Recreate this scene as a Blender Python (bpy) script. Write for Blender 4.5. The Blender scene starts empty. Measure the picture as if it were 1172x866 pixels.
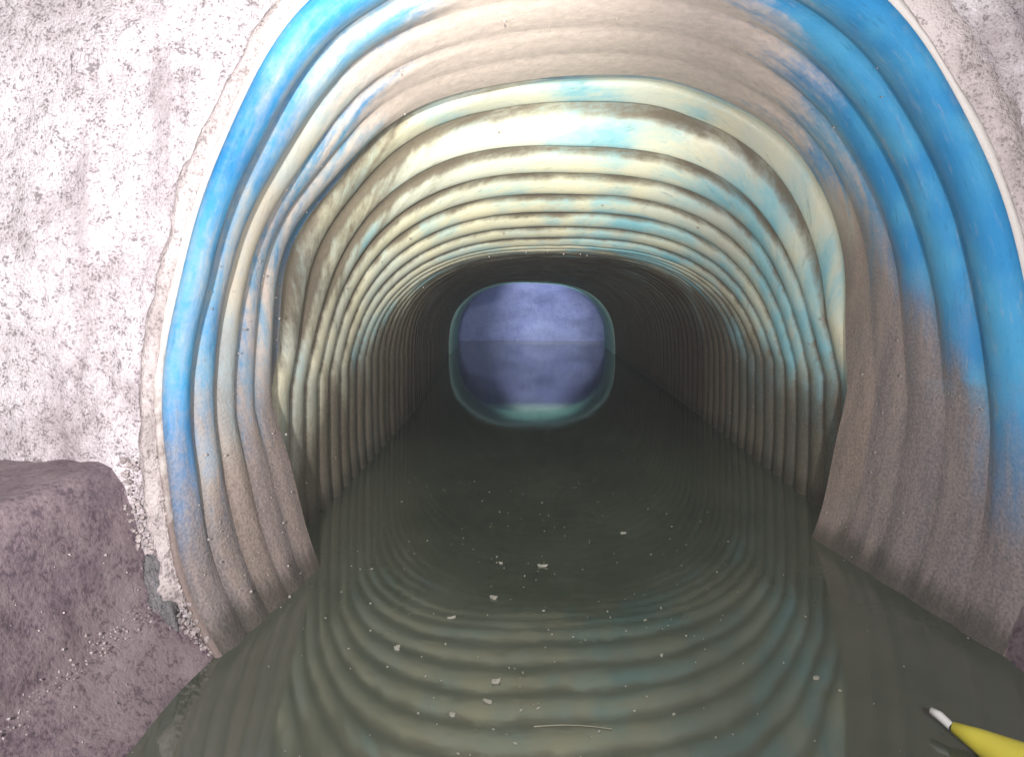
import bpy, math, random
import numpy as np
from mathutils import Vector, noise as mnoise

R = math.radians
random.seed(7); np.random.seed(7)
scene = bpy.context.scene
COL = scene.collection
ZC = 0.62                    # lens height above the pipe invert
ZW = ZC - 0.42               # water level

# ------------------------------------------------------------------ camera
cam = bpy.data.cameras.new('camera')
cam.sensor_width = 36.0
cam.lens = 36.0 * 700.0 / 1172.0
cam.shift_x = -0.0162
cam.shift_y = -0.0879
cam.clip_start = 0.02
cam.clip_end = 200.0
cam_o = bpy.data.objects.new('camera', cam); COL.objects.link(cam_o)
cam_o.location = (0, 0, ZC); cam_o.rotation_euler = (R(90), 0, 0)
scene.camera = cam_o

# ------------------------------------------------------------------ sky, sun, lamps of the inspection camera
world = bpy.data.worlds.new('World'); scene.world = world; world.use_nodes = True
wn = world.node_tree; bg = wn.nodes['Background']
sky = wn.nodes.new('ShaderNodeTexSky'); sky.sky_type = 'NISHITA'; sky.sun_disc = False
sky.sun_elevation = R(63); sky.sun_rotation = R(195)
wn.links.new(sky.outputs[0], bg.inputs[0]); bg.inputs[1].default_value = 0.15
sun = bpy.data.lights.new('sun', 'SUN'); sun.energy = 5.0; sun.angle = R(28); sun.color = (1, .95, .88)
sun_o = bpy.data.objects.new('sun', sun); COL.objects.link(sun_o); sun_o.location = (0, 0, 6)
EL, AZ = R(63), R(15)
sun_o.rotation_euler = Vector((math.cos(EL)*math.sin(AZ), math.cos(EL)*math.cos(AZ), -math.sin(EL))).to_track_quat('-Z', 'Y').to_euler()

def lamp(name, loc, target, watts, cone, blend, color, radius):
    l = bpy.data.lights.new(name, 'SPOT'); l.energy = watts; l.spot_size = R(cone); l.spot_blend = blend
    l.color = color; l.shadow_soft_size = radius
    o = bpy.data.objects.new(name, l); COL.objects.link(o); o.location = loc
    o.rotation_euler = (Vector(target) - Vector(loc)).to_track_quat('-Z', 'Y').to_euler()
    return o
lamp('flood_lamp', (-0.17, -0.05, ZC + 0.00), (-0.55, 1.0, ZC + 0.30), 49, 150, 1.0, (1.0, .965, .975), .02)
lamp('flood_lamp', (0.17, -0.05, ZC + 0.00), (0.30, 1.0, ZC + 0.28), 31, 150, 1.0, (1.0, .965, .975), .02)
lamp('beam_lamp', (-0.04, -0.05, ZC + 0.21), (-0.06, 1.6, ZC + 0.27), 128, 42, 1.0, (1.0, .99, .86), .012)

scene.view_settings.view_transform = 'Standard'
scene.view_settings.look = 'None'
scene.view_settings.exposure = 0.0
scene.view_settings.gamma = 1.0
scene.view_settings.use_curve_mapping = False
scene.render.engine = 'CYCLES'
scene.cycles.use_denoising = True
scene.cycles.use_adaptive_sampling = True
scene.cycles.adaptive_threshold = 0.025
scene.cycles.adaptive_min_samples = 24
scene.cycles.max_bounces = 4
scene.cycles.diffuse_bounces = 2
scene.cycles.glossy_bounces = 3
scene.cycles.sample_clamp_indirect = 4.0
scene.cycles.caustics_reflective = False
scene.cycles.caustics_refractive = False

# ------------------------------------------------------------------ helpers
def fbm(x, y, z, octv=4, h=0.9):
    return mnoise.fractal(Vector((x, y, z)), h, 2.0, octv)

def sstep(a, b, v):
    t = np.clip((np.asarray(v, float) - a) / (b - a), 0, 1)
    return t * t * (3 - 2 * t)

def tag(o, label=None, cat=None, group=None, kind=None):
    if label: o['label'] = label
    if cat: o['category'] = cat
    if group: o['group'] = group
    if kind: o['kind'] = kind
    return o

def empty(name, loc=(0, 0, 0)):
    o = bpy.data.objects.new(name, None); COL.objects.link(o); o.location = loc; o.empty_display_size = .1
    return o

def link_mesh(name, verts, faces, mat, parent=None, smooth=True, attrs=None):
    me = bpy.data.meshes.new(name)
    me.from_pydata([tuple(map(float, v)) for v in verts], [], faces)
    if smooth: me.polygons.foreach_set('use_smooth', [True] * len(me.polygons))
    for k, v in (attrs or {}).items():
        a = me.attributes.new(k, 'FLOAT', 'POINT'); a.data.foreach_set('value', np.asarray(v, np.float32).ravel())
    me.update()
    if mat: me.materials.append(mat)
    o = bpy.data.objects.new(name, me); COL.objects.link(o)
    if parent:
        o.parent = parent; o.location = (0, 0, 0)
        p = Vector(parent.location)
        if parent.parent: p = p + Vector(parent.parent.location)
        me.transform(__import__('mathutils').Matrix.Translation(-p))
    return o

def loft(name, rows, mat, parent=None, closed=True, flip=False, attrs=None, smooth=True):
    rows = np.asarray(rows, float); n, m, _ = rows.shape
    faces = []
    for i in range(n - 1):
        for j in range(m if closed else m - 1):
            k = (j + 1) % m
            f = (i*m + j, i*m + k, (i+1)*m + k, (i+1)*m + j)
            faces.append(f[::-1] if flip else f)
    return link_mesh(name, rows.reshape(-1, 3), faces, mat, parent, smooth, attrs)

# ------------------------------------------------------------------ material helpers
def mat_new(name):
    m = bpy.data.materials.new(name); m.use_nodes = True
    nt = m.node_tree; b = nt.nodes['Principled BSDF']
    return m, nt, b
def N(nt, t, **kw):
    n = nt.nodes.new(t)
    for k, v in kw.items(): setattr(n, k, v)
    return n
def setin(nt, sock, v):
    if isinstance(v, (int, float)): sock.default_value = v
    elif isinstance(v, tuple): sock.default_value = v if len(v) == len(sock.default_value) else tuple(v) + (1,)
    else: nt.links.new(v, sock)
def mixc(nt, fac, a, b, mode='MIX'):
    n = N(nt, 'ShaderNodeMix', data_type='RGBA', blend_type=mode)
    setin(nt, n.inputs[0], fac); setin(nt, n.inputs[6], a); setin(nt, n.inputs[7], b)
    return n.outputs[2]
def mth(nt, op, a, b=0.0, clamp=False):
    n = N(nt, 'ShaderNodeMath', operation=op, use_clamp=clamp)
    setin(nt, n.inputs[0], a); setin(nt, n.inputs[1], b)
    return n.outputs[0]
def ramp(nt, fac, a, b):
    n = N(nt, 'ShaderNodeMapRange', interpolation_type='SMOOTHSTEP')
    setin(nt, n.inputs[0], fac); n.inputs[1].default_value = a; n.inputs[2].default_value = b
    return n.outputs[0]
def coords(nt, scale=(1, 1, 1)):
    g = N(nt, 'ShaderNodeNewGeometry'); mp = N(nt, 'ShaderNodeMapping'); mp.inputs[3].default_value = scale
    nt.links.new(g.outputs['Position'], mp.inputs[0]); return mp.outputs[0]
def noise(nt, vec, scale, detail=4, rough=.55, dist=0.0):
    n = N(nt, 'ShaderNodeTexNoise'); setin(nt, n.inputs['Vector'], vec)
    n.inputs['Scale'].default_value = scale; n.inputs['Detail'].default_value = detail
    n.inputs['Roughness'].default_value = rough; n.inputs['Distortion'].default_value = dist
    return n.outputs[0]
def attr(nt, name):
    n = N(nt, 'ShaderNodeAttribute', attribute_name=name); return n.outputs['Fac']
def bump(nt, b, height, strength, dist):
    n = N(nt, 'ShaderNodeBump'); n.inputs['Strength'].default_value = strength; n.inputs['Distance'].default_value = dist
    nt.links.new(height, n.inputs['Height']); nt.links.new(n.outputs[0], b.inputs['Normal'])

def pipe_material(name, plastic, pale, silt, crown, lime_cols, soft=.12):
    """coloured plastic with silt below the tide line, brown deposit on the crown and pale lime deposit"""
    m, nt, b = mat_new(name)
    pos = coords(nt)
    # noise along the hoop: attributes run round the pipe and along it
    cmb = N(nt, 'ShaderNodeCombineXYZ')
    setin(nt, cmb.inputs[0], attr(nt, 'hoop')); setin(nt, cmb.inputs[1], mth(nt, 'MULTIPLY', attr(nt, 'along'), 7.0))
    streak = noise(nt, cmb.outputs[0], 5.0, 4, .65)
    patch = noise(nt, pos, 9.0, 2, .6)
    fine = noise(nt, pos, 60.0, 3, .7)
    grit = noise(nt, pos, 260.0, 1, .6)
    c = mixc(nt, ramp(nt, patch, .35, .7), plastic, pale)
    jit = mth(nt, 'MULTIPLY', mth(nt, 'SUBTRACT', mth(nt, 'ADD', mth(nt, 'MULTIPLY', streak, 1.3), mth(nt, 'MULTIPLY', fine, .5)), .9), 0.8)
    lime = ramp(nt, mth(nt, 'ADD', attr(nt, 'lime'), jit), .5 - soft, .5 + soft)
    lc = mixc(nt, ramp(nt, noise(nt, pos, 5.0, 3, .5), .4, .62), lime_cols[0], lime_cols[1])
    c = mixc(nt, lime, c, lc)
    cm2 = N(nt, 'ShaderNodeCombineXYZ')
    setin(nt, cm2.inputs[0], mth(nt, 'MULTIPLY', attr(nt, 'hoop'), 14.0)); setin(nt, cm2.inputs[1], mth(nt, 'MULTIPLY', attr(nt, 'along'), 90.0))
    scr = noise(nt, cm2.outputs[0], 1.0, 4, .75)
    c = mixc(nt, mth(nt, 'MULTIPLY', ramp(nt, scr, .55, .78), .5), c, (.42, .43, .42))
    c = mixc(nt, mth(nt, 'MULTIPLY', ramp(nt, scr, .44, .28), .45), c, tuple(x*.35 for x in plastic))
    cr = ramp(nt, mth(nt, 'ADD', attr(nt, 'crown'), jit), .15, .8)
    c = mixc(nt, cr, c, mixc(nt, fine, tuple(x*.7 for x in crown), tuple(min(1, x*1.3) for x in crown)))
    si = ramp(nt, mth(nt, 'ADD', attr(nt, 'silt'), mth(nt, 'MULTIPLY', jit, .6)), .05, .9)
    sc = mixc(nt, ramp(nt, mth(nt, 'ADD', mth(nt, 'MULTIPLY', grit, .5), mth(nt, 'MULTIPLY', streak, .5)), .35, .65),
              tuple(x*.72 for x in silt), tuple(min(1, x*1.25) for x in silt))
    c = mixc(nt, mth(nt, 'MULTIPLY', si, .93), c, sc)
    sz = N(nt, 'ShaderNodeSeparateXYZ'); nt.links.new(pos, sz.inputs[0])
    slime = ramp(nt, mth(nt, 'ADD', sz.outputs[2], mth(nt, 'MULTIPLY', mth(nt, 'SUBTRACT', streak, .5), .07)), ZW + .05, ZW + .012)
    c = mixc(nt, mth(nt, 'MULTIPLY', slime, .7), c, (.055, .05, .038))
    nt.links.new(c, b.inputs['Base Color'])
    rg = mth(nt, 'ADD', .36, mth(nt, 'MULTIPLY', mth(nt, 'MAXIMUM', si, cr), .3))
    nt.links.new(rg, b.inputs['Roughness'])
    b.inputs['Specular IOR Level'].default_value = .35
    h = mth(nt, 'ADD', mth(nt, 'MULTIPLY', fine, .6), mth(nt, 'MULTIPLY', grit, mth(nt, 'ADD', .15, mth(nt, 'MULTIPLY', si, .6))))
    bump(nt, b, h, .35, .004)
    return m

def concrete_material(name, dark, light, speck=.6, scale=1.0, dist=.006, wet=None, stretch=(1, 1, 1), stain=None):
    m, nt, b = mat_new(name)
    pos = coords(nt, stretch)
    big = noise(nt, pos, 4.0*scale, 3, .6)
    mid = noise(nt, pos, 45*scale, 4, .75, .15)
    fine = noise(nt, pos, 190*scale, 2, .7)
    f = mth(nt, 'ADD', mth(nt, 'MULTIPLY', big, .45), mth(nt, 'ADD', mth(nt, 'MULTIPLY', mid, .3), mth(nt, 'MULTIPLY', fine, .25)))
    c = mixc(nt, ramp(nt, f, .38, .60), dark, light)
    sp = ramp(nt, mth(nt, 'ADD', mth(nt, 'MULTIPLY', mid, .55), mth(nt, 'MULTIPLY', fine, .45)), .47, .40)
    c = mixc(nt, mth(nt, 'MULTIPLY', sp, speck), c, tuple(x*.4 for x in dark))
    if stain:
        st = ramp(nt, mth(nt, 'ADD', mth(nt, 'MULTIPLY', noise(nt, coords(nt, (1, 1, .16)), 13, 4, .6, .5), .7), mth(nt, 'MULTIPLY', noise(nt, coords(nt), 3.1, 2, .5), .4)), .54, .70)
        c = mixc(nt, mth(nt, 'MULTIPLY', st, .5), c, stain)
    nt.links.new(c, b.inputs['Base Color'])
    b.inputs['Roughness'].default_value = .85 if wet is None else wet
    b.inputs['Specular IOR Level'].default_value = .25 if wet is None else .5
    h = mth(nt, 'ADD', mth(nt, 'MULTIPLY', mid, .8), mth(nt, 'MULTIPLY', fine, .45))
    bump(nt, b, h, 1.0, dist)
    return m

def plain_material(name, col, rough=.5, var=.25, scale=40, spec=.4):
    m, nt, b = mat_new(name)
    n = noise(nt, coords(nt), scale, 4, .6)
    nt.links.new(mixc(nt, n, tuple(x*(1-var) for x in col), tuple(min(1, x*(1+var)) for x in col)), b.inputs['Base Color'])
    b.inputs['Roughness'].default_value = rough; b.inputs['Specular IOR Level'].default_value = spec
    bump(nt, b, n, .3, .002)
    return m

M_NEAR = pipe_material('blue_pipe_plastic', (.030, .26, .56), (.08, .37, .62), (.26, .20, .175), (.70, .585, .52),
                       ((.58, .53, .42), (.44, .52, .52)), .34)
M_FAR = pipe_material('limed_pipe_plastic', (.20, .47, .55), (.30, .54, .58), (.105, .085, .06), (.15, .125, .09),
                      ((.66, .63, .46), (.58, .60, .50)), .40)
M_CONC = concrete_material('rough_concrete', (.44, .385, .40), (.74, .69, .71), .75, 1.7, .005, None, (1, 1, 1), (.25, .20, .215))
M_MORTAR = concrete_material('pale_mortar', (.36, .31, .30), (.60, .53, .52), .5, 1.5, .005)
M_BENCH = concrete_material('silty_benching', (.135, .092, .115), (.27, .21, .22), .45, 1.3, .0026, .5, (1, .8, .75), (.10, .07, .085))
M_PLAIN = concrete_material('chamber_concrete', (.25, .23, .22), (.42, .40, .38), .5, .7)
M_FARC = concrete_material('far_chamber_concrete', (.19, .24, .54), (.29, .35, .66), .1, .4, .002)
M_FARTOP = concrete_material('far_chamber_daylit_top', (.48, .82, .76), (.60, .90, .84), .2, .7)  # daylight on the upper wall, put into a pale cyan colour
M_RIM, nt, b = mat_new('cut_pipe_edge')
sp = N(nt, 'ShaderNodeSeparateXYZ'); nt.links.new(coords(nt), sp.inputs[0])
dirt = ramp(nt, mth(nt, 'ADD', sp.outputs[2], mth(nt, 'MULTIPLY', noise(nt, coords(nt), 40, 4, .7), .5)), ZC + .22, ZC - .05)
nt.links.new(mixc(nt, dirt, (.60, .56, .53), (.20, .15, .135)), b.inputs['Base Color']); b.inputs['Roughness'].default_value = .75
bump(nt, b, noise(nt, coords(nt), 150, 3, .6), .6, .003)
M_CRUMB = concrete_material('crumbled_lime', (.52, .46, .45), (.82, .78, .76), .3, 2.0)
M_STONE = concrete_material('grey_stone', (.085, .08, .085), (.17, .16, .165), .5, 2.0, .004, .5)

# ------------------------------------------------------------------ cross-sections of the deformed pipe
NT = 288
TH = np.linspace(0, 2*math.pi, NT, endpoint=False)          # 0 = right, pi/2 = crown
CX, CZ = 0.08, -0.12
ANG = ((TH - math.pi/2 + math.pi) % (2*math.pi)) - math.pi      # 0 at crown, negative = right, positive = left
def polar(pts, harm=16):
    p = np.array(pts, float)
    a = np.arctan2(p[:, 1] - CZ, p[:, 0] - CX) % (2*math.pi); r = np.hypot(p[:, 0] - CX, p[:, 1] - CZ)
    o = np.argsort(a); a, r = a[o], r[o]
    g = np.linspace(0, 2*math.pi, 720, endpoint=False)
    v = np.interp(g, np.r_[a - 2*math.pi, a, a + 2*math.pi], np.r_[r, r, r])
    f = np.fft.rfft(v); f[harm:] = 0
    v = np.fft.irfft(f, 720)
    return np.interp(TH, np.r_[g, 2*math.pi], np.r_[v, v[0]])
def xz(r, off=0.0):
    return CX + (r + off)*np.cos(TH), CZ + (r + off)*np.sin(TH)

MOUTH = polar([(-.255, .33), (-.305, .255), (-.355, .15), (-.39, .04), (-.41, -.04), (-.418, -.10), (-.415, -.2), (-.405, -.27),
               (-.38, -.37), (-.35, -.42), (-.26, -.53), (.08, -.60), (.45, -.53), (.545, -.42), (.583, -.3), (.588, -.2), (.580, -.08), (.569, 0),
               (.557, .053), (.532, .126), (.512, .181), (.477, .236), (.415, .33), (.25, .42), (.08, .445), (-.09, .42)])
LIP = polar([(-.317, -.423), (-.336, -.343), (-.361, -.249), (-.387, -.145), (-.399, -.068), (-.406, .043), (-.384, .125), (-.324, .209),
             (-.275, .282), (-.198, .342), (-.029, .400), (.120, .422), (.310, .417), (.386, .389), (.475, .337), (.545, .260), (.581, .158),
             (.587, .069), (.577, 0), (.551, -.107), (.520, -.260), (.496, -.370), (.482, -.417), (.38, -.55), (.08, -.60), (-.22, -.55)])

def squashed(zc, d):
    ph = np.linspace(0, 2*math.pi, 900, endpoint=False); c, s = np.cos(ph), np.sin(ph)
    up = s >= 0
    n = np.where(up, np.where(c > 0, np.interp(d, [1.43, 2.1], [3.05, 2.45]), np.interp(d, [1.43, 2.1], [2.6, 2.45])), 4.5)
    xl = np.interp(d, [1.4, 3.0, 5.6], [-.402, -.40, -.52]); xr = np.interp(d, [1.4, 3.0, 5.6], [.572, .575, .56])
    zs = float(np.interp(d, [1.4, 2.2, 5.6], [-.17, -.17, -.36]))
    x = (xl + xr)/2 + (xr - xl)/2*np.sign(c)*np.abs(c)**(2/n)
    z = zs + np.where(up, zc - zs, .45)*np.sign(s)*np.abs(s)**(2/n)
    return polar(np.c_[x, z], 20), zs
ZCROWN = ([1.43, 1.50, 1.59, 1.68, 1.77, 1.86, 1.95, 2.04, 2.13, 2.3, 2.6, 2.9, 3.5, 5.6],
          [.425, .387, .328, .28, .24, .203, .172, .148, .130, .121, .116, .112, .102, .056])
LEAN = ([1.4, 2.1, 2.85], [.35, .35, .0])
def far_ring(d, bumpin=0.0):
    zc = float(np.interp(d, *ZCROWN)); r, zs = squashed(zc, d)
    g = float(sstep(1.41, 1.62, d)); r = np.maximum(LIP + .006, r)*(1 - g) + r*g; x, z = xz(r)
    xs = (x - .085)/.487; up = np.clip((z - zs)/(zc - zs), 0, 1)
    side = .07*np.interp(d, [1.43, 2.2, 2.85], [1, .6, 0])
    dep = d + side*xs + float(np.interp(d, *LEAN))*up
    x2, z2 = xz(r, -bumpin)
    return np.c_[x2, .7*dep, z2 + ZC], r, dep
def lip_depth(x, z):
    return 1.40 + .095*(x - .085)/.485 + .33*np.clip((z + .17)/.58, 0, 1)

# ------------------------------------------------------------------ setting: chamber walls, benching, water
def headwall():
    steps = np.r_[np.linspace(.012, .30, 80), np.linspace(.315, .6, 24), [.7, .85, 1.0, 1.15, 1.4]]
    rows = []
    for s in steps:
        x, z = xz(MOUTH, s)
        x = np.clip(x, -1.0, 1.06); z = np.clip(z, -.75, .95)
        y = np.full(NT, .70)
        for j in range(NT):
            n = fbm(x[j]*9, z[j]*9, 1.3, 3)*.008 + fbm(x[j]*38, z[j]*38, 4.1, 3)*.0035
            right = sstep(.0, .3, x[j])
            y[j] += n - right*.012*float(sstep(.055, .085, s)) + .004*(1 - right)*float(sstep(0, .05, s))
        rows.append(np.c_[x, y, z + ZC])
    return loft('chamber_wall_front', rows, M_CONC, flip=True)
tag(headwall(), kind='structure')

def sheet(name, grid, mat, parent=None, flip=False):
    return loft(name, grid, mat, parent, closed=False, flip=flip)

def benching(name, poly, mat, flip):
    """poly: (x, z) across the slope; runs from behind the lens to the front wall"""
    poly = np.array(poly, float)
    s = np.r_[0, np.cumsum(np.hypot(*np.diff(poly, axis=0).T))]; u = np.linspace(0, s[-1], 110)
    X = np.interp(u, s, poly[:, 0]); Z = np.interp(u, s, poly[:, 1])
    k = np.ones(3)/3
    Xs = np.convolve(np.pad(X, 1, 'edge'), k, 'valid'); Zs = np.convolve(np.pad(Z, 1, 'edge'), k, 'valid')
    rows = []
    for y in np.linspace(-.60, .715, 150):
        row = []
        for a, b in zip(Xs, Zs):
            n = fbm(a*6, y*3, b*6, 3)*.004 + fbm(a*34, y*12, b*30, 3)*.003
            row.append((a + n*.6 + .012*math.sin(y*7 + 1), y, b + n + ZC))
        rows.append(row)
    return tag(sheet(name, rows, mat, flip=flip), kind='structure')
benching('benching_left', [(-1.0, -.16), (-.64, -.198), (-.50, -.199), (-.474, -.203), (-.462, -.222), (-.441, -.29), (-.412, -.355), (-.378, -.395), (-.345, -.425), (-.325, -.50), (-.30, -.66)], M_BENCH, True)
benching('benching_right', [(.50, -.66), (.525, -.50), (.548, -.42), (.578, -.35), (.612, -.27), (.635, -.21), (.74, -.19), (1.06, -.17)], M_BENCH, True)

def quad(name, a, b, c, d, mat, parent=None):
    return link_mesh(name, [a, b, c, d], [(0, 1, 2, 3)], mat, parent, False)
Z0, Z1 = -.75 + ZC, .95 + ZC
tag(quad('chamber_wall_left', (-1, -.6, Z0), (-1, .72, Z0), (-1, .72, Z1), (-1, -.6, Z1), M_PLAIN), kind='structure')
tag(quad('chamber_wall_right', (1.06, -.6, Z0), (1.06, -.6, Z1), (1.06, .72, Z1), (1.06, .72, Z0), M_PLAIN), kind='structure')
tag(quad('chamber_wall_back', (-1, -.6, Z0), (-1, -.6, Z1), (1.06, -.6, Z1), (1.06, -.6, Z0), M_PLAIN), kind='structure')
tag(quad('chamber_ceiling', (-1, -.6, Z1), (-1, .72, Z1), (1.06, .72, Z1), (1.06, -.6, Z1), M_PLAIN), kind='structure')
tag(quad('chamber_floor', (-1, -.6, Z0), (1.06, -.6, Z0), (1.06, .72, Z0), (-1, .72, Z0), M_PLAIN), kind='structure')

def water():
    m, nt, b = mat_new('murky_water')
    pos = coords(nt)
    c = mixc(nt, ramp(nt, noise(nt, pos, 2.5, 4, .6), .35, .65), (.056, .068, .048), (.092, .102, .076))
    scum = ramp(nt, noise(nt, coords(nt, (1, .6, 1)), 42, 6, .72), .66, .74)
    c = mixc(nt, mth(nt, 'MULTIPLY', scum, .35), c, (.12, .11, .09))
    nt.links.new(c, b.inputs['Base Color'])
    b.inputs['Roughness'].default_value = .055; b.inputs['IOR'].default_value = 2.0
    h = noise(nt, coords(nt, (1, .5, 1)), 7, 3, .5)
    h2 = noise(nt, pos, 60, 2, .5)
    bump(nt, b, mth(nt, 'ADD', h, mth(nt, 'MULTIPLY', h2, .06)), .05, .012)
    n = 40; ys = np.linspace(-.6, 4.9, 60); xs = np.linspace(-1.0, 1.06, n)
    return tag(sheet('water', [[(x, y, ZW) for x in xs] for y in ys], m), kind='structure')
water()

# ------------------------------------------------------------------ the pipe at the mouth
NEAR_RIBS = 5
near = empty('ribbed_pipe', (CX, .70, ZC - .6))
tag(near, 'bright blue ribbed plastic pipe section at the mouth, brown silt along its lower sides', 'pipe', 'ribbed pipe sections')
def near_point(t, off):
    r = MOUTH + (LIP - MOUTH)*t
    x0, z0 = xz(r)
    dl = lip_depth(*xz(LIP))
    dep = 1 + (dl - 1)*t
    x, z = xz(r, -off)
    return x, dep, z
def near_masks(t, k):
    x, dep, z = near_point(t, 0)
    right = ANG < 0
    nz = np.array([fbm(a*2.2, t*3.5, 2.0, 4)*.10 for a in TH])
    tide = np.where(right, -.23 + .40*t, -.20 + .05*t) + nz
    silt = sstep(.26, -.22, z - tide)
    w = np.where(right, .34 + .50*t, .34 + .50*t)
    crown = .92*sstep(.34, -.26, np.abs(ANG) - w + nz*1.9)
    lime = np.where(right, .12, .34 + .12*(k > 0))
    if k == 2: lime = np.where(right, 0, .3 + sstep(.35, .8, np.abs(ANG))*.55)
    if k == 3: lime = np.where(right, .12, .42)
    if k == 4: lime = np.where(right, sstep(.85, 1.15, np.abs(ANG))*.75, .48) + sstep(.6, .9, t)*.1
    if k in (3, 4): crown = np.maximum(crown, np.where(right, .36, .40))
    return silt, crown, lime
AMP = [.016, .014, .014, .013, .012]
def hump(u):
    """one corrugation: short flat valley, then a flattened round band"""
    if u <= .14 or u >= .94: return 0.0
    return math.sin(math.pi*(u - .14)/.80)**.55
for k in range(NEAR_RIBS):
    rows, S, C, L, H, A = [], [], [], [], [], []
    for i in range(13):
        u = i/12; t = (k + u)/NEAR_RIBS
        wob = np.array([1 + .25*fbm(a*1.5, k*3.1, .5, 2) for a in TH])
        s, c, l = near_masks(t, k)
        off = AMP[k]*hump(u)*wob*(1 - .95*c)*(1 - .82*s)
        x, dep, z = near_point(t, off)
        rows.append(np.c_[x, .7*dep, z + ZC])
        S.append(s); C.append(c); L.append(l); H.append(ANG*.5); A.append(dep*.7)
    loft('rib', rows, M_NEAR, near, flip=False, attrs=dict(silt=np.array(S), crown=np.array(C), lime=np.array(L), hoop=np.array(H), along=np.array(A)))
# pale cut edge of the pipe wall at the mouth, and the turned-out end further in
rows = []
for off, y in ((0, .700), (.001, .697), (.004, .6955), (.008, .697), (.010, .706)):
    wob = np.array([1 + .5*fbm(a*9, off*40, 2.2, 3) for a in TH])
    x, z = xz(MOUTH, off*wob); rows.append(np.c_[x, np.full(NT, y), z + ZC])
loft('cut_edge', rows, M_RIM, near, flip=True)
x0, dl, z0 = near_point(1.0, 0)
p_far, r_far, dep_far = far_ring(1.43)
rows = [np.c_[x0, .7*dl, z0 + ZC]]
for o, dy in ((.003, .004), (.010, .008)):
    x, z = xz(LIP, o); rows.append(np.c_[x, .7*dl + dy, z + ZC])
rows.append(p_far*[1, 1, 1])
z4 = np.zeros((4, NT))
loft('end_lip', rows, M_NEAR, near, attrs=dict(silt=z4 + .1 + .6*sstep(.1, -.3, z0) + .3*(ANG > 0), crown=z4 + .25*(ANG > 0), lime=z4 + .60*sstep(-.5, .2, -ANG), hoop=np.tile(ANG*.5, (4, 1)), along=z4 + 1.0))

# ------------------------------------------------------------------ the squashed pipe behind it
far = empty('ribbed_pipe', (CX, 1.0, ZC - .62))
tag(far, 'squashed ribbed pipe section deeper in, cream and cyan bands on its sagging crown', 'pipe', 'ribbed pipe sections')
D0, PITCH, NR, DEND = 1.43, .089, 16, 5.6
UF = [0, .13, .26, .285, .32, .40, .52, .65, .78, .88, .94, .97, 1.0]
def hump_far(u):
    if u <= .26 or u >= .97: return 0.0
    return math.sin(math.pi*(u - .26)/.71)**.42
def far_part(name, k0, k1, us, step):
    rows, S, C, L, H, A = [], [], [], [], [], []
    for k in range(k0, k1):
        ph = (k*7.31) % 50
        wob = np.array([1 + .2*fbm(a*2.0, ph, .5, 3) for a in TH])
        for u in (us if k == k0 else us[1:]):
            d = D0 + (k + u)*PITCH
            p, r, dep = far_ring(d, .0125*hump_far(u)*wob)
            x, z = xz(r)
            nz = np.array([fbm(math.cos(a)*2.2, math.sin(a)*2.2 + 4, d*3.0, 3)*.10 for a in TH])
            pz = np.array([fbm(math.cos(a)*3.4 + 9, math.sin(a)*3.4, d*6.0, 2) for a in TH])
            lf = sstep(-1.3, .7, ANG)                    # 1 on the left half
            tide = -.20 + nz + .20*sstep(1.75, 2.7, d)  # silt line; its rise with depth puts the deep shade into the colour
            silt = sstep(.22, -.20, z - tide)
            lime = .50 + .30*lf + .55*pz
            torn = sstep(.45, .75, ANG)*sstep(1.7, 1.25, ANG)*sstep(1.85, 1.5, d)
            valley_brown = (.3 if k == 0 else 1.0)*(.62 + .9*nz)*sstep(.38, .22, u) + .45*sstep(.93, .99, u)       # darker brown in the valleys, little on the bands
            crown = valley_brown + 1.1*nz + .08*lf + .45*torn + .6*sstep(2.2, 2.7, d)  # last term browns the deep crown, lamp falloff put into the colour
            rows.append(p[::step]); S.append(silt[::step]); C.append(crown[::step]); L.append(lime[::step])
            H.append((ANG*.5 + ph)[::step]); A.append((dep*.7)[::step])
    return loft(name, rows, M_FAR, far, attrs=dict(silt=np.array(S), crown=np.array(C), lime=np.array(L), hoop=np.array(H), along=np.array(A)))
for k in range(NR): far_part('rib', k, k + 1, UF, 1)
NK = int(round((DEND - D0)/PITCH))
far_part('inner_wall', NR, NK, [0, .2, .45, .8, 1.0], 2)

# pale pipe rim; its long translucent sleeve is added to catch sun and glow
p_end, r_end, dep_end = far_ring(D0 + NK*PITCH)
YE = float(p_end[:, 1].mean())
M_EDGE, nt, b = mat_new('thin_teal_plastic')
tr = N(nt, 'ShaderNodeBsdfTranslucent'); mx = N(nt, 'ShaderNodeMixShader'); mx.inputs[0].default_value = .6
ec = mixc(nt, noise(nt, coords(nt), 12, 3, .6), (.50, .88, .82), (.70, .95, .90))
nt.links.new(ec, tr.inputs[0]); nt.links.new(ec, b.inputs['Base Color'])
nt.links.new(b.outputs[0], mx.inputs[1]); nt.links.new(tr.outputs[0], mx.inputs[2])
nt.links.new(mx.outputs[0], nt.nodes['Material Output'].inputs[0])
rows = []
for o, y in ((.012, -.03), (-.016, -.03), (-.020, -.026), (-.020, .44), (-.018, .444), (-.014, .444), (-.012, .44), (-.012, .02)):
    wv = np.array([fbm(math.cos(a)*2, math.sin(a)*2, 5, 2)*.006 for a in TH])
    x, z = xz(r_end, o + wv); rows.append(np.c_[x, np.full(NT, YE + y), z + ZC])
loft('end_edge', rows, M_EDGE, far)

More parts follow.
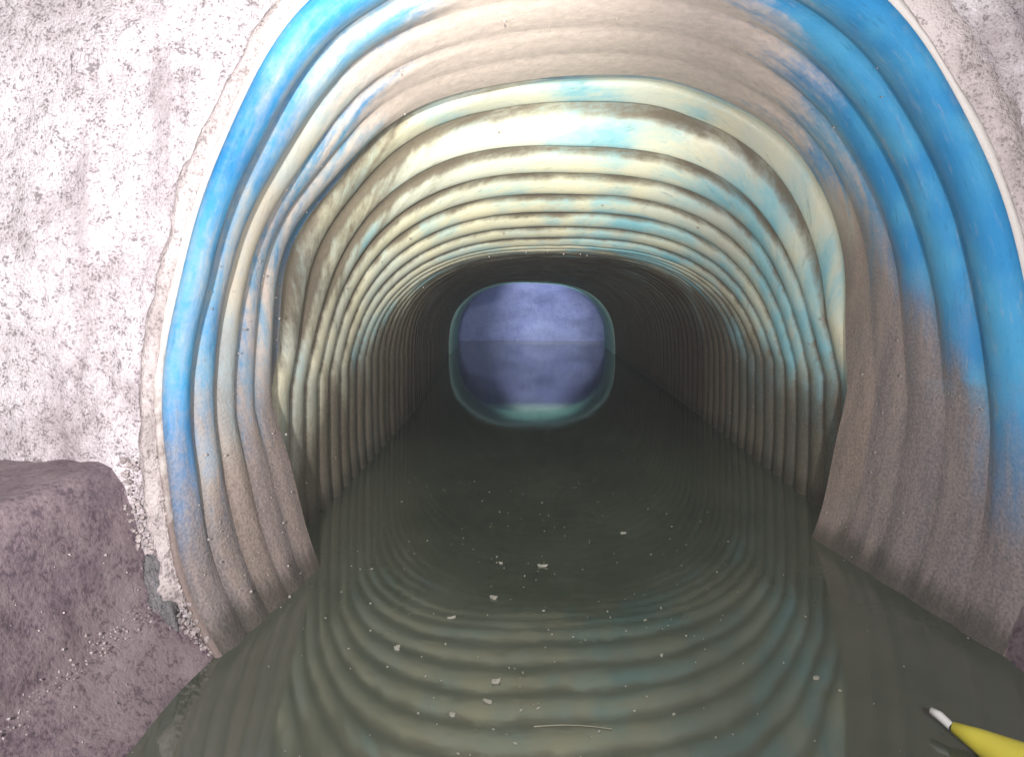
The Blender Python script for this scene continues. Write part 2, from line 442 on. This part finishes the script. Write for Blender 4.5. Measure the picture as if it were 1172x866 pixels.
# far chamber: four walls and floor, open to the sky at its top
fx0, fx1, fy0, fy1, fz0, fz1 = -.95, 1.0, YE + .01, YE + 1.0, ZC - .75, ZC + .36
rows = []
for f in np.linspace(0, 1, 6):
    x, z = xz(r_end, .006)
    ox = np.clip(np.cos(TH)*2, fx0, fx1); oz = np.clip(np.sin(TH)*2, fz0 - ZC, fz1 - ZC)
    rows.append(np.c_[x*(1-f) + ox*f, np.full(NT, fy0), (z*(1-f) + oz*f) + ZC])
tag(loft('far_chamber_wall_front', rows, M_FARC), kind='structure')
def rough_wall(name, p0, p1, mat, za, zb):
    rows = []
    for z in np.linspace(za, zb, 30):
        row = []
        for f in np.linspace(0, 1, 40):
            x = p0[0]*(1-f) + p1[0]*f; y = p0[1]*(1-f) + p1[1]*f
            n = fbm(x*5, y*5, z*5, 3)*.02
            row.append((x + n, y + n, z))
        rows.append(row)
    return tag(sheet(name, rows, mat), kind='structure')
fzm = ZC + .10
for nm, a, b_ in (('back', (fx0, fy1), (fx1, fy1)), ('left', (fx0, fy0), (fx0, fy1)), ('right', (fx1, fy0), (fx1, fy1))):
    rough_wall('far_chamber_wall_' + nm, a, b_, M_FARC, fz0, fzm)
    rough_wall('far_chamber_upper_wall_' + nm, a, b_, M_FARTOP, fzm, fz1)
# unseen roof slab added over the far chamber; its hatch shapes the daylight
sq = lambda v: np.sign(v)*np.abs(v)**.85
hx, hy, hw, hl = .06, fy0 + .47, .34, .46
rows = []
for f in np.linspace(0, 1, 5):
    ox = np.clip(hx + np.cos(TH)*3, fx0, fx1); oy = np.clip(hy + np.sin(TH)*3, fy0, fy1)
    rows.append(np.c_[(hx + hw*sq(np.cos(TH)))*(1-f) + ox*f, (hy + hl*sq(np.sin(TH)))*(1-f) + oy*f, np.full(NT, fz1)])
tag(loft('far_chamber_light_slab', rows, M_FARC), kind='structure')
tag(quad('far_chamber_floor', (fx0, fy0, fz0), (fx1, fy0, fz0), (fx1, fy1, fz0), (fx0, fy1, fz0), M_FARC), kind='structure')

# ------------------------------------------------------------------ mortar bedding round the mouth
def collar():
    rows = []
    wid = np.where(ANG < 0, .055, .024)
    wid = wid*np.array([1 + .35*fbm(a*4, 3, 1, 3) for a in TH])
    # the bedding has fallen out low on the left, where the stone sits
    gap = sstep(.10, .02, np.abs(ANG - 2.12))
    for q in np.linspace(0, 1, 16):
        x, z = xz(MOUTH, .005 + wid*q)
        y = np.empty(NT)
        for j in range(NT):
            low = float(sstep(-.12, -.3, z[j]))*(1 if x[j] < 0 else .4)
            lump = fbm(x[j]*40, z[j]*40, 9, 4)
            hgt = (.007 + .010*low*max(0, lump + .4))*math.sin(math.pi*min(1, q*1.02))**.6 + (.006 if x[j] < 0 else .003)*lump
            y[j] = .704 - .0065*math.sin(math.pi*q)**.5 - hgt*(1 - .9*gap[j]) + .03*gap[j]*math.sin(math.pi*q)
        rows.append(np.c_[x, y, z + ZC])
    return tag(loft('mortar_bedding', rows, M_MORTAR, flip=True), 'pale mortar bedding smeared in a ring round the blue pipe mouth', 'mortar')
collar()

# ------------------------------------------------------------------ lumps, stone, grit
def lump_mesh(r, seed, flat=1.0, sub=2, rough=.35):
    import bmesh
    bm = bmesh.new(); bmesh.ops.create_icosphere(bm, subdivisions=sub, radius=1.0)
    vs = []
    for v in bm.verts:
        k = 1 + rough*fbm(v.co.x*1.3 + seed, v.co.y*1.3, v.co.z*1.3, 3)
        vs.append((v.co.x*k*r, v.co.y*k*r*flat, v.co.z*k*r))
    fs = [tuple(v.index for v in f.verts) for f in bm.faces]
    bm.free(); return np.array(vs), fs

def merged(name, items, mat, smooth=False):
    V, F, o = [], [], 0
    for vs, fs in items:
        V.append(vs); F += [tuple(i + o for i in f) for f in fs]; o += len(vs)
    return link_mesh(name, np.vstack(V), F, mat, None, smooth)

vs, fs = lump_mesh(1, 3.3, 1, 4, .5)
vs = vs*np.array([.010, .014, .046]); a = R(18); vs = np.c_[vs[:, 0]*math.cos(a) + vs[:, 2]*math.sin(-a)*-1*-1, vs[:, 1], vs[:, 2]*math.cos(a) + vs[:, 0]*math.sin(a)]
vs[:, 0] = vs[:, 0] - 0
stone = link_mesh('stone', vs + np.array([-.415, .692, ZC - .345]), fs, M_STONE)
tag(stone, 'smooth grey elongated stone wedged in the broken mortar beside the pipe', 'stone')

items = []
for i in range(620):
    z = random.choice([random.uniform(-.30, -.19), random.uniform(-.44, -.33)])
    ang = None
    # along the outside of the mouth, low on the left
    zz_ = np.array(xz(MOUTH)[1]); xx_ = np.array(xz(MOUTH)[0])
    sel = np.where((xx_ < 0))[0]; j = sel[np.argmin(np.abs(zz_[sel] - z))]
    x = xx_[j] - random.uniform(.004, .05 if z > -.31 else .028)
    r = random.choice([.0006, .0008, .001, .0015, .002, .0032])
    v, f = lump_mesh(r, random.uniform(0, 90), 1, 1, .5)
    items.append((v + np.array([x, .696 - random.uniform(-.004, .005), z + ZC]), f))
tag(merged('crumbs', items, M_MORTAR), 'white crumbs of broken mortar down the seam left of the pipe', 'crumbs', kind='stuff')

GRIT = plain_material('pale_grit', (.38, .34, .31), .7, .4, 200)
items = []
for i in range(330):
    j = random.randrange(NT); t = random.random()**.8
    x, dep, z = near_point(t, .010)
    if z[j] < -.42: continue
    if random.random() > (.25 + .75*float(sstep(.1, -.2, z[j]))): continue
    r = random.choice([.0006, .0008, .001, .001, .0014, .002])
    v, f = lump_mesh(r, random.uniform(0, 90), 1, 1, .5)
    items.append((v + np.array([x[j], .7*dep[j], z[j] + ZC]), f))
for i in range(60):
    j = random.randrange(NT); p, r_, dp = far_ring(random.uniform(1.45, 2.5), .017)
    if p[j, 2] < ZW: continue
    v, f = lump_mesh(random.choice([.0012, .0016, .002, .003]), random.uniform(0, 90), 1, 1, .5)
    items.append((v + p[j], f))
tag(merged('grit', items, GRIT), 'pale specks of grit stuck to the pipe walls', 'grit', kind='stuff')

# crumbs along the shoulder of the left benching and loose on its slope
items = []
for i in range(420):
    y = random.uniform(.30, .69)
    q = random.random()
    if q < .72:
        a, b = -.412 + random.gauss(0, .007), -.352 + random.gauss(0, .005)
    else:
        a = random.uniform(-.46, -.345); b = np.interp(a, [-.468, -.443, -.41, -.37, -.333], [-.212, -.29, -.355, -.405, -.435])
    v, f = lump_mesh(random.choice([.0004, .0005, .0006, .0008, .001, .0014]), random.uniform(0, 90), .6, 1, .7)
    items.append((v + np.array([a + .012*math.sin(y*7 + 1) + .002, y, b + ZC + .0015]), f))
tag(merged('bench_crumbs', items, M_MORTAR), 'white crumbs scattered along the shoulder of the brown benching', 'crumbs', kind='stuff')

# ------------------------------------------------------------------ floating bits
M_FLAKE = plain_material('bleached_flake', (.36, .35, .29), .6, .35, 120)
def flake(rx, ry, seed, bend=.3, n=11):
    rnd = random.Random(seed); top = []; bot = []
    for i in range(n):
        a = 2*math.pi*i/n; k = rnd.uniform(.6, 1.15)
        x, y = rx*k*math.cos(a), ry*k*math.sin(a)
        z = bend*abs(x)*rnd.uniform(.3, 1.0)
        top.append((x, y, z + .0012)); bot.append((x*.92, y*.92, z*.8 - .0012))
    V = top + bot + [(0, 0, .0016), (0, 0, -.001)]
    F = []
    for i in range(n):
        k = (i + 1) % n
        F += [(i, k, 2*n), (n + k, n + i, 2*n + 1), (n + i, n + k, k, i)]
    return np.array(V), F
def rotz(v, a):
    c, s_ = math.cos(a), math.sin(a); return np.c_[v[:, 0]*c - v[:, 1]*s_, v[:, 0]*s_ + v[:, 1]*c, v[:, 2]]
BITS = [(-.153, .714, .008, .012, .5, 'curled cream flake, the biggest, floating in the left of the water'),
        (.020, .925, .016, .006, .3, 'long pale flake floating in the middle of the dark water'),
        (-.042, .935, .007, .005, .2, 'tiny pale flake floating just beside the long pale one'),
        (-.047, .830, .014, .008, .6, 'crumpled grey flake at the edge of the ripple reflections'),
        (-.098, .780, .011, .004, .1, 'flat white sliver floating between the grey flake and the curled one'),
        (-.035, .653, .010, .009, .5, 'three-pointed white scrap on the cream ring reflections'),
        (-.042, .622, .012, .005, .2, 'thin white scrap floating close behind the round white flake'),
        (-.075, .602, .008, .008, .3, 'round white flake floating nearest the bottom edge, left of the straw'),
        (.163, 1.050, .012, .005, .2, 'pale flake drifting farthest away, towards the collapsed pipe'),
        (.310, .659, .007, .006, .3, 'bright flake floating below the right side of the pipe'),
        (.152, .700, .005, .005, .2, 'small white dot of scum right of the ring reflections')]
for i, (x, y, rx, ry, bd, lab) in enumerate(BITS):
    v, f = flake(rx*.5, ry*.42, i + 1, bd)
    o = link_mesh('floating_flake', rotz(v, random.uniform(-.5, .5)), f, M_FLAKE, None, False)
    o.location = (x, y, ZW + .0004)
    tag(o, lab, 'flake', 'flakes floating on the water')
# straw
rows = []
for k in range(12):
    f = k/11; x = .005 + .075*f; y = .586 + .004*math.sin(f*3) - .004*f; r = .0007*(1 - .4*f)
    rows.append([(x, y + r*math.cos(a), ZW + .0006 + r*math.sin(a)) for a in np.linspace(0, 2*math.pi, 7)[:-1]])
tag(loft('straw', rows, plain_material('straw', (.26, .25, .18), .6, .3, 150)), 'thin straw lying on the water across the cream reflections', 'straw')
items = []
for i in range(300):
    y = .46 + .9*random.random()**1.7
    x = random.gauss(.02, .20)
    if not -.30 < x < .47: continue
    r = random.choice([.0003, .0004, .0005, .0006, .0008, .0013])
    v, f = flake(r*random.uniform(1, 2), r, i + 100, .2, 6)
    items.append((rotz(v, random.uniform(0, 3)) * [1, 1, .5] + np.array([x, y, ZW + .0002]), f))
tag(merged('floating_specks', items, M_FLAKE), 'tiny pale specks of scum scattered over the water', 'scum', kind='stuff')

# ------------------------------------------------------------------ yellow nozzle at the lower right
noz = empty('yellow_nozzle', (.46, .45, ZW))
tag(noz, 'yellow cone-shaped plastic nozzle with a thin white tip, at the right edge of the water', 'nozzle')
def tube(path, radii, name, mat, parent, seg=28):
    P = [Vector(p) for p in path]; rows = []
    for i, p in enumerate(P):
        t = (P[min(i+1, len(P)-1)] - P[max(i-1, 0)]).normalized()
        a = t.cross(Vector((0, 0, 1))).normalized(); b = t.cross(a)
        rows.append([tuple(p + (a*math.cos(q) + b*math.sin(q))*max(radii[i], 1e-5)) for q in np.linspace(0, 2*math.pi, seg + 1)[:-1]])
    return loft(name, rows, mat, parent, flip=True)
M_YEL = plain_material('yellow_plastic', (.72, .62, .07), .45, .12, 25)
M_TIP = plain_material('white_plastic', (.78, .77, .74), .5, .1, 60)
tip = Vector((.394, .570, ZC - .408))
tube([(.386, .588, ZC - .4055), (.387, .5875, ZC - .4055), (.390, .580, ZC - .405), tip], [0, .0034, .0042, .0038], 'tip', M_TIP, noz)
tube([tip, tip + Vector((.001, -.001, 0)), (.406, .552, ZC - .408), (.424, .525, ZC - .410), (.452, .490, ZC - .412)],
     [0, .0050, .0105, .019, .030], 'cone', M_YEL, noz)
tube([(.4515, .4905, ZC - .412), (.455, .486, ZC - .412), (.50, .42, ZC - .40), (.503, .416, ZC - .40)], [.030, .032, .032, 0], 'body', M_YEL, noz)

# ------------------------------------------------------------------ damp air in the sewer
def haze(density):
    m = bpy.data.materials.new('damp_air'); m.use_nodes = True; nt = m.node_tree
    nt.nodes.remove(nt.nodes['Principled BSDF'])
    v = N(nt, 'ShaderNodeVolumePrincipled'); v.inputs['Color'].default_value = (.86, .93, .95, 1)
    v.inputs['Density'].default_value = density
    nt.links.new(v.outputs[0], nt.nodes['Material Output'].inputs['Volume'])
    a = (-1.6, -1.2, Z0 - 1.0); b_ = (1.6, fy1 + .6, Z1 + .3)
    V = [(x, y, z) for x in (a[0], b_[0]) for y in (a[1], b_[1]) for z in (a[2], b_[2])]
    F = [(0, 1, 3, 2), (4, 6, 7, 5), (0, 4, 5, 1), (2, 3, 7, 6), (0, 2, 6, 4), (1, 5, 7, 3)]
    o = link_mesh('haze', V, F, m, None, False)
    return tag(o, 'thin damp haze filling the sewer', 'haze', kind='stuff')
haze(.014)
